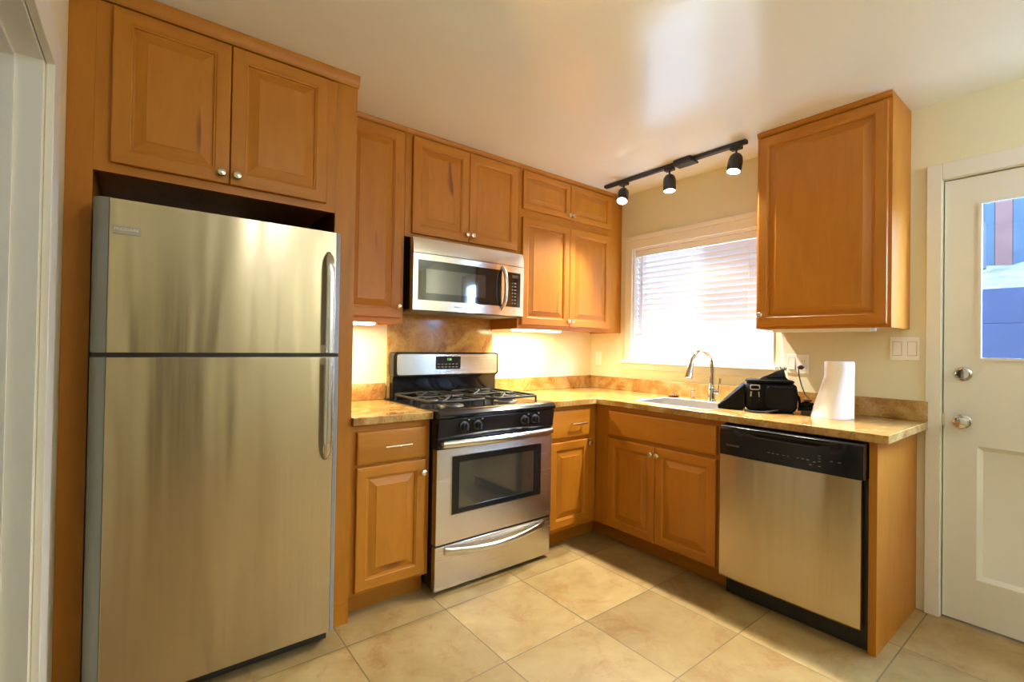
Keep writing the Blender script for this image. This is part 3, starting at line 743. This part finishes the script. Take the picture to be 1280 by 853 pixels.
def faucet():
    t = thing('faucet', 'chrome gooseneck pull-down faucet behind the sink', 'faucet', (FX, FY, ZT))
    build('faucet_body', MB().lathe([(.027, .0003), (.027, .006), (.024, .012), (.022, .03), (.022, .085), (.018, .095), (.0145, .105), (.0145, .12)], (FX, FY, ZT), n=24), CHROME, t)
    pts = [(FX, FY, ZT+.1205), (FX, FY, ZT+.17), (FX, FY, ZT+.222)]
    r = .098
    for i in range(1, 15):
        a = PI*i/14*.93; pts.append((FX - r*(1-math.cos(a)), FY + .12*r*(1-math.cos(a)), ZT+.222+r*math.sin(a)))
    build('spout', MB().tube(pts, .0135, 14), CHROME, t)
    e = Vector(pts[-1]); d = (e - Vector(pts[-2])).normalized(); e = e + d*.0005
    build('spray_head', MB().lathe([(.0150, 0), (.017, .02), (.0185, .045), (.0235, .080), (.024, .095), (.019, .097), (0, .097)], e, d, 20), CHROME, t)
    m = MB().tube([(FX, FY-.020, ZT+.06), (FX, FY-.052, ZT+.062)], .0145, 12)
    m.tube([(FX, FY-.046, ZT+.060), (FX-.002, FY-.053, ZT+.10), (FX-.004, FY-.058, ZT+.150)], [.009, .0075, .006], 10)
    build('lever', m, CHROME, t)
faucet()
single('air_gap_cap', MB().lathe([(.018, .0003), (.018, .004), (.014, .006), (.014, .045), (.015, .047), (.015, .058), (.011, .062), (0, .063)], (-.075, -.985, ZT), n=20), CHROME,
       'short chrome air gap cap standing on the counter behind the sink', 'air gap', (-.075, -.985, ZT))
t = thing('sink_strainer', 'chrome basket strainer left on the counter beyond the sink', 'strainer', (-.115, -.865, ZT))
build('basket', MB().lathe([(.030, .0085), (.038, .012), (.040, .013), (.040, .016), (.030, .016), (.010, .014), (.006, .016), (.006, .026), (.009, .028), (.009, .032), (0, .033)], (-.115, -.865, ZT), n=24), CHROME, t)
build('stopper_seal', MB().lathe([(.026, .0004), (.036, .004), (.036, .008), (.030, .008), (.022, .0004)], (-.115, -.865, ZT), n=24), REDP, t)

# ------------------------------------------------------------------ camera bag, charger, paper towels
def soft_box(x0, x1, y0, y1, z0, z1, r, wob=0, seed=1, n=7):
    """rounded box as a superellipsoid-like loft"""
    rnd = random.Random(seed); L = []
    hs = [(0, .55), (.06, .80), (.16, .95), (.35, 1.0), (.6, 1.0), (.82, .97), (.94, .86), (1, .6)]
    for u, s in hs:
        z = z0 + (z1-z0)*u; cx, cy = (x0+x1)/2, (y0+y1)/2; k = 1-(1-s)*r
        L.append([(cx+(p[0]-cx)*k + rnd.uniform(-wob, wob), cy+(p[1]-cy)*k + rnd.uniform(-wob, wob), z) for p in rrect(x0, x1, y0, y1, min(x1-x0, y1-y0)*.28, n)])
    return MB().loft(L)
BAG = Vector((-.275, -1.565, ZT))
def bag():
    # built facing -y in its own frame, then turned towards the camera
    t = thing('camera_bag', 'black padded camera bag lying on the granite beside the sink', 'bag', (0, 0, 0))
    t.location = BAG; t.rotation_euler = (0, 0, R(-58))
    build('main_compartment', soft_box(-.128, .125, -.075, .075, .002, .152, .35, .0015, 3), FABRIC2, t, angle=60)
    build('lid', soft_box(-.120, .108, -.080, .080, .1525, .172, .5, .003, 5), FABRIC, t, angle=60)
    build('front_pocket', soft_box(-.035, .105, -.105, -.0755, .010, .140, .4, .002, 8), FABRIC, t, angle=60)
    s = build('side_flap', MB().loft([[(-.129, -.06, .15), (-.129, .06, .15), (-.129, .06, .005), (-.129, -.06, .005)],
        [(-.15, -.055, .128), (-.15, .055, .128), (-.15, .05, .004), (-.15, -.05, .004)],
        [(-.20, -.045, .078), (-.20, .045, .078), (-.20, .035, .003), (-.20, -.045, .003)],
        [(-.262, -.03, .022), (-.262, .02, .020), (-.262, .02, .001), (-.262, -.03, .001)]]), FABRIC, t, bevel=.006, segs=3)
    m = MB().loft([[(-.060, -.045, .1725), (.080, -.050, .1725), (.085, .05, .1725), (-.035, .05, .1725)],
                   [(-.045, -.040, .186), (.070, -.030, .190), (.080, .045, .188), (-.020, .04, .186)],
                   [(-.005, -.026, .200), (.066, -.034, .206), (.072, .025, .210), (.010, .03, .203)],
                   [(.022, -.010, .214), (.062, -.022, .222), (.070, .010, .224), (.030, .020, .216)],
                   [(.050, -.006, .226), (.074, -.012, .236), (.078, .004, .234), (.056, .010, .228)]])
    build('crumpled_flap', m, FABRIC, t, bevel=.003, segs=2)
    m = MB()
    for k in range(4):
        a = .052 + k*.007; m.tube([(a, -.005, .222), (a+.003*(k-2), -.012+.004*k, .243-.005*(k % 2))], .0026, 6)
    build('strap_ends', m, WEB, t)
    # buckle and webbing on the front
    m = MB()
    m.box(-.106, -.066, -.0775, -.0752, .02, .150); build('webbing', m, FABRIC, t)
    def ring(x0, x1, z0, z1, y): 
        p = [(a, y, b) for a, b in rrect(x0, x1, z0, z1, .006, 3)]; return p + [p[0], p[1]]
    build('buckle', MB().tube(ring(-.107, -.063, .120, .143, -.083), .0032, 6, nrm=(0, 1, 0)).tube([(-.102, -.083, .108), (-.105, -.083, .082)], .0038, 6).tube([(-.066, -.083, .108), (-.064, -.083, .080)], .0038, 6), simple('grey_buckle', (.30, .30, .31), .35, .5, var=.1), t)
    # strap lying on the counter in front
    pts = [(-.14, -.085, .012), (-.11, -.118, .006), (-.06, -.130, .006), (-.02, -.128, .012), (.02, -.118, .02)]
    m = MB(); L = []
    for i, p in enumerate(pts): L.append([(p[0], p[1]-.016, p[2]-.003), (p[0], p[1]+.016, p[2]-.003), (p[0], p[1]+.016, p[2]+.002), (p[0], p[1]-.016, p[2]+.002)])
    m.loft(L); build('strap', m, WEB, t)
    m = MB(); m.tube([(.118, -.03, .10), (.130, -.04, .08), (.132, -.05, .05), (.126, -.06, .015)], .008, 8, flat=.4); build('strap', m, FABRIC, t)
    return t
bag()
def charger():
    t = thing('charger', 'black charger bundle with its cord plugged into the wall outlet', 'charger', (-.20, -1.74, ZT))
    m = MB(); rnd = random.Random(4)
    for k in range(5):
        r = .027+.003*(k % 3); cx, cy = -.270+rnd.uniform(-.006, .006), -1.750+rnd.uniform(-.003, .003); z = ZT+.012+.011*k
        m.tube([(cx+r*math.cos(2*PI*i/18), cy+r*.9*math.sin(2*PI*i/18), z+.004*math.sin(4*PI*i/18)) for i in range(20)], .0070, 8, nrm=(0, 0, 1))
    build('cord_coil', m, FABRIC, t)
    build('adapter', MB().prism(rrect(-.310, -.225, -1.776, -1.730, .010, 4), 'z', ZT+.0015, ZT+.026), BLACKM, t, bevel=.003)
    m = MB().tube([(-.270+.018*math.cos(2*PI*i/14), -1.750+.016*math.sin(2*PI*i/14), ZT+.074) for i in range(16)], .004, 8, nrm=(0, 0, 1))
    build('cord_tie', m, simple('dark_red_tie', (.10, .025, .018), .6, var=.1), t)
    c = [(-.055, -1.623, 1.146), (-.062, -1.626, 1.135), (-.066, -1.630, 1.10), (-.072, -1.645, 1.05), (-.09, -1.67, 1.00), (-.15, -1.712, .985), (-.21, -1.738, .975), (-.25, -1.748, .968)]
    build('cord', MB().tube(c, .0034, 8), BLACKM, t)
    build('plug', MB().tube([(-.0165, -1.623, 1.147), (-.035, -1.623, 1.147), (-.056, -1.623, 1.146)], [.013, .012, .006], 12), BLACKM, t)
charger()
def towel():
    cx, cy = -.225, -1.875
    t = thing('paper_towel_roll', 'white paper towel roll standing on the granite with a flared loose sheet', 'paper towel', (cx, cy, ZT))
    build('roll', MB().lathe([(.020, .0006), (.060, .0006), (.061, .003), (.061, .277), (.060, .280), (.020, .280), (.0195, .27), (.0195, .02)], (cx, cy, ZT), n=40), PAPER, t)
    build('cardboard_core', MB().lathe([(.0192, .001), (.0192, .279), (.0178, .279), (.0178, .001)], (cx, cy, ZT), n=24), simple('cardboard', (.36, .25, .15), .8, var=.1), t)
    # loose outer sheet: hugs the roll, flares out towards the sink near the counter
    a0 = math.atan2(.617, -.787)            # flare direction
    L = []; nz, na = 12, 30
    for side in (0, 1):
        for j in range(nz+1) if side == 0 else range(nz, -1, -1):
            v = j/nz; z = ZT+.001+.276*v; row = []
            for i in range(na+1):
                a = a0 - R(75) + R(255)*i/na
                wgt = max(0, math.cos((a-a0)*.85))**1.3
                rr = .0625 + .068*wgt*max(0, 1-v/.74) + (.0008 if side == 0 else 0)
                row.append((cx+rr*math.cos(a), cy+rr*math.sin(a), z))
            L.append(row)
    L.append(L[0])
    build('loose_sheet', MB().loft(L, cap=False, ring=False), PAPER, t, angle=60)
towel()

# ------------------------------------------------------------------ switches and outlets
GAPSHADE = simple('gap_shade_grey', (.40, .37, .31), .6, var=.05)
def plate_(name, label, x0, x1, z0, z1, frame, kinds, cat):
    t = thing(name, label, cat, ((x0+x1)/2, 0, z0), frame)
    build('cover_plate', MB().box(x0, x1, -.006, -.0005, z0, z1), PLATE, t, bevel=.003)
    n = len(kinds); wd = (x1-x0)/n; zc = (z0+z1)/2
    for i, k in enumerate(kinds):
        xc = x0 + wd*(i+.5)
        if k == 'r':
            build('rocker_gap_shade', MB().box(xc-.0185, xc+.0185, -.0066, -.0061, zc-.035, zc+.035), GAPSHADE, t)  # thin grey sheet painted as the shaded gap round the rocker
            build('rocker', MB().prism([(-.0068, zc-.033), (-.0120, zc-.033), (-.0085, zc), (-.0080, zc+.033), (-.0068, zc+.033)], 'x', xc-.0165, xc+.0165), PLATE, t, bevel=.001)
        else:
            o = build('socket', MB().box(xc-.0165, xc+.0165, -.0078, -.0062, zc-.033, zc+.033), PLATE, t, bevel=.0007)
            for q in (-1, 1):
                for h in (-.006, .006): build('slot', MB().box(xc+h-.001, xc+h+.001, -.0084, -.0079, zc+q*.018-.004, zc+q*.018+.004), BLACKM, o)
    return t
plate_('light_switch', 'double rocker switch plate on the cream wall beside the white door', 2.027, 2.144, 1.204, 1.318, 'R', 'rr', 'switch')
plate_('outlet', 'two-gang wall plate with a rocker and a plugged-in outlet above the camera bag', 1.540, 1.658, 1.110, 1.222, 'R', 'ro', 'outlet')
plate_('outlet', 'single wall outlet beside the window next to the room corner', .056, .124, 1.098, 1.208, 'R', 'o', 'outlet')
plate_('light_switch', 'single rocker switch on the wall under the lit corner cabinet', -.772, -.702, 1.088, 1.203, 'B', 'r', 'switch')

# ------------------------------------------------------------------ lamps
def undercab(label, x0, x1, z):
    t = thing('under_cabinet_light', label, 'light', ((x0+x1)/2, -.2, z-.03), group='under-cabinet lights')
    y0, y1 = -.275, -.175
    build('housing', MB().box(x0, x1, y0, y1, z-.010, z-.0005), PLATE, t, bevel=.002)
    build('diffuser', MB().prism([(y0+.006, z-.0105), (y0+.010, z-.024), (y1-.010, z-.024), (y1-.006, z-.0105)], 'x', x0+.012, x1-.012), TUBE, t)
    l = light('tube_light', 'AREA', ((x0+x1)/2, (y0+y1)/2, z-.027), UNDER_W*(x1-x0)/.45, UNDER_COL, (0, 0, 0), shape='RECTANGLE', size=x1-x0-.04, size_y=.06)
undercab('lit white strip light under the tall narrow wall cabinet by the refrigerator', -2.235, -1.985, 1.368)
undercab('lit white strip light under the corner wall cabinet', -1.01, -.60, 1.368)

t = thing('under_cabinet_light', 'unlit white strip light under the wide-door cabinet by the white door', 'light', (1.80, -.15, 1.338), 'R', 'under-cabinet lights')
build('housing', MB().box(1.56, 2.03, -.285, -.185, 1.3575, 1.3675), PLATE, t, bevel=.002)
build('diffuser', MB().prism([(-.279, 1.3572), (-.275, 1.342), (-.195, 1.342), (-.191, 1.3572)], 'x', 1.572, 2.018), VINYL, t)

def track():
    t = thing('track_light', 'black ceiling track light with three lit heads above the window', 'light', (-.30, -.92, H))
    ZR = H-.001
    build('rail', MB().box(-.3175, -.2825, -1.435, -.395, ZR-.022, ZR), TRACK, t, bevel=.003)
    build('power_feed', MB().box(-.335, -.265, -1.12, -.985, ZR-.034, ZR-.0225).box(-.345, -.3185, -1.11, -.99, ZR-.03, ZR), TRACK, t, bevel=.003)
    for hy, tgt in ((-.565, Vector((-.50, -.22, -1.0))), (-.935, Vector((-.12, -.10, -1.0))), (-1.375, Vector((-.28, .02, -1.0)))):
        top = Vector((-.30, hy, ZR-.0225))
        d = tgt.normalized(); piv = top + Vector((0, 0, -.050))
        m = MB().box(-.318, -.282, hy-.03, hy+.03, ZR-.040, ZR-.0226)
        m.tube([(-.30, hy, ZR-.040), (-.30, hy, piv.z+.004)], .006, 8)
        side = d.cross(Vector((0, 1, 0))).normalized()
        h = build('lamp_head', m.lathe([(.012, -.032), (.026, -.027), (.036, -.012), (.040, .01), (.040, .070), (.038, .080), (.036, .080), (.035, .066), (0, .064)], piv + d*.020 + Vector((0, 0, -.006)), d, 24), TRACK, t)
        o = piv + d*.020 + Vector((0, 0, -.006))
        build('lamp_lens', MB().lathe([(.0345, .067), (.0345, .076), (.025, .079), (0, .080)], o, d, 24), BULB, h)
        q = light('track_spot', 'SPOT', o + d*.095, SPOT_W, SPOT_COL, spot_size=R(100), spot_blend=.7, shadow_soft_size=.026)
        q.rotation_euler = d.to_track_quat('-Z', 'Y').to_euler()
track()

def dome(label, x, y, watt, r=.14):
    t = thing('ceiling_light', label, 'light', (x, y, H))
    build('stem', MB().lathe([(.055, -.001), (.055, -.012), (.012, -.02), (.012, -.06), (.05, -.07), (.05, -.078)], (x, y, H), n=24), NICKEL, t)
    build('glass_bowl', MB().lathe([(r, -.050), (r*.97, -.068), (r*.8, -.085), (r*.5, -.098), (0, -.104), (0, -.100), (r*.5, -.094), (r*.78, -.081), (r*.93, -.066), (r*.96, -.050)], (x, y, H), n=32), DOME, t)
    light('dome_light', 'POINT', (x, y, H-.17), watt, LAMP_COL, shadow_soft_size=.09)
dome('glass dome ceiling light over the middle of the kitchen', -2.24, -2.56, LAMP_W)
def fill_lamp(x, y):  # lamp added unseen behind the camera to fill the room with light
    t = thing('added_fill_lamp', 'tall black uplight floor lamp added out of view as fill light', 'lamp', (x, y, 0))
    build('base', MB().lathe([(.14, .001), (.14, .015), (.03, .03), (.014, .04)], (x, y, 0), n=28), TRACK, t)
    build('pole', MB().lathe([(.0125, .0405), (.0125, 1.70)], (x, y, 0), n=14), TRACK, t)
    build('bowl_shade', MB().lathe([(.014, 1.7005), (.06, 1.72), (.12, 1.76), (.16, 1.82), (.157, 1.82), (.117, 1.763), (.05, 1.726), (0, 1.722)], (x, y, 0), n=32), TRACK, t)
    build('bulb', MB().lathe([(.012, 1.727), (.02, 1.74), (.028, 1.765), (.02, 1.785), (0, 1.79)], (x, y, 0), n=16), DOME, t)
    light('uplight', 'POINT', (x, y, 1.83), FILL_W, LAMP_COL, shadow_soft_size=.05)
fill_lamp(-.75, -4.5)

# ------------------------------------------------------------------ window blind
def blind():
    t = thing('window_blind', 'white horizontal slat blind drawn most of the way down the window', 'blind', ((a0+a1)/2, .045, 1.335), 'R')
    xa, xb = a0+.016, a1-.016; zt = z1-.014
    build('headrail', MB().box(xa, xb, .018, .072, zt-.045, zt), VINYL, t, bevel=.003)
    m = MB(); n = 14; pitch = (zt-.05-1.375)/n
    for i in range(n):
        zc = zt-.05-pitch*(i+.5); a = R(62); hw = .0255; L = []
        for s in range(5):
            u = -1+s*.5; bow_ = .003*(1-u*u)
            yy = .045 + hw*u*math.cos(a) - bow_*math.sin(a)*0; zz = zc - hw*u*math.sin(a) + bow_*math.cos(a)
            L.append((yy, zz))
        lo = [(p[0], p[1]) for p in L]; hi = [(p[0]+.0026*math.sin(a), p[1]+.0026*math.cos(a)) for p in L]
        m.prism(lo + hi[::-1], 'x', xa, xb)
    build('slats', m, SLAT, t, angle=30)
    build('bottom_rail', MB().box(xa, xb, .020, .070, 1.337, 1.358), VINYL, t, bevel=.003)
    m = MB()
    for x in (xa+.09, (xa+xb)/2, xb-.09):
        for yy in (.017, .073): m.tube([(x, yy, zt-.046), (x, yy, 1.338)], .0012, 6)
    build('ladder_cord', m, VINYL, t)
    build('tilt_wand', MB().tube([(xa+.055, .012, zt-.046), (xa+.056, .011, 1.22)], .004, 8), simple('clear_wand', (.55, .55, .55), .3, var=.05), t)
blind()

# ------------------------------------------------------------------ outside
def outside():
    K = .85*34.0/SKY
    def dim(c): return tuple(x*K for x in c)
    struct('ground', MB().box(.145, 9, -9, 8, -.25, -.05), simple('pale_concrete', (.40, .40, .38), .8, var=.15, vscale=4))
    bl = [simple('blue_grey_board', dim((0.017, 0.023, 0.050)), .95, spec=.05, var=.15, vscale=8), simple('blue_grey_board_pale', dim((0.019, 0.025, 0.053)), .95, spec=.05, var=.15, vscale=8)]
    t = thing('retaining_wall', 'low blue-grey plank retaining wall outside the door glass', 'wall', (1.52, -3.0, -.05))
    for k in range(7):
        zt = 1.68 - k*.235; zb = max(-.049, zt-.2345)
        build('plank', MB().box(1.50, 1.55, -6, -1.0, zb, zt), bl[k % 2], t, bevel=.004)
    m = MB(); rnd = random.Random(9); G = []
    for i in range(15):
        G.append([m.bm.verts.new((1.552+1.43*i/14, -6+5.0*j/40, 1.66+.36*i/14+(rnd.uniform(-.03, .03) if i else 0))) for j in range(41)])
    for i in range(14):
        for j in range(40): m.f([G[i][j], G[i+1][j], G[i+1][j+1], G[i][j+1]])
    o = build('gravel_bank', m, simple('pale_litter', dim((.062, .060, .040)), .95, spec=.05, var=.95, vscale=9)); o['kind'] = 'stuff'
    o['label'] = 'pale littered bank behind the plank wall outside the door'; o['category'] = 'gravel'
    t = thing('garden_fence', 'weathered upright board fence seen through the door glass', 'fence', (3.05, -3, 2.0))
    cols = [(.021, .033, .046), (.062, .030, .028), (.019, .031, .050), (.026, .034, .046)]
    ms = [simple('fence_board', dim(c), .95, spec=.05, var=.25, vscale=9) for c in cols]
    for k in range(38):
        y = -.601-.112*k
        build('fence_board', MB().box(3.02, 3.045, y-.1115, y, 1.95, 3.5), ms[k % 4], t, bevel=.006)
    build('fence_rail', MB().box(3.046, 3.11, -4.85, -.61, 2.6, 2.7), ms[0], t)
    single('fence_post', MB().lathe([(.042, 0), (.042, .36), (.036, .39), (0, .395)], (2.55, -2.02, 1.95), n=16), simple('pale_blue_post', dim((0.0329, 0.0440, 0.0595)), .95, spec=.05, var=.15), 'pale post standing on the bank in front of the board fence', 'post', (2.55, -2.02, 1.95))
outside()

for o in list(bpy.data.objects):
    if '_base' in o.keys(): del o['_base']
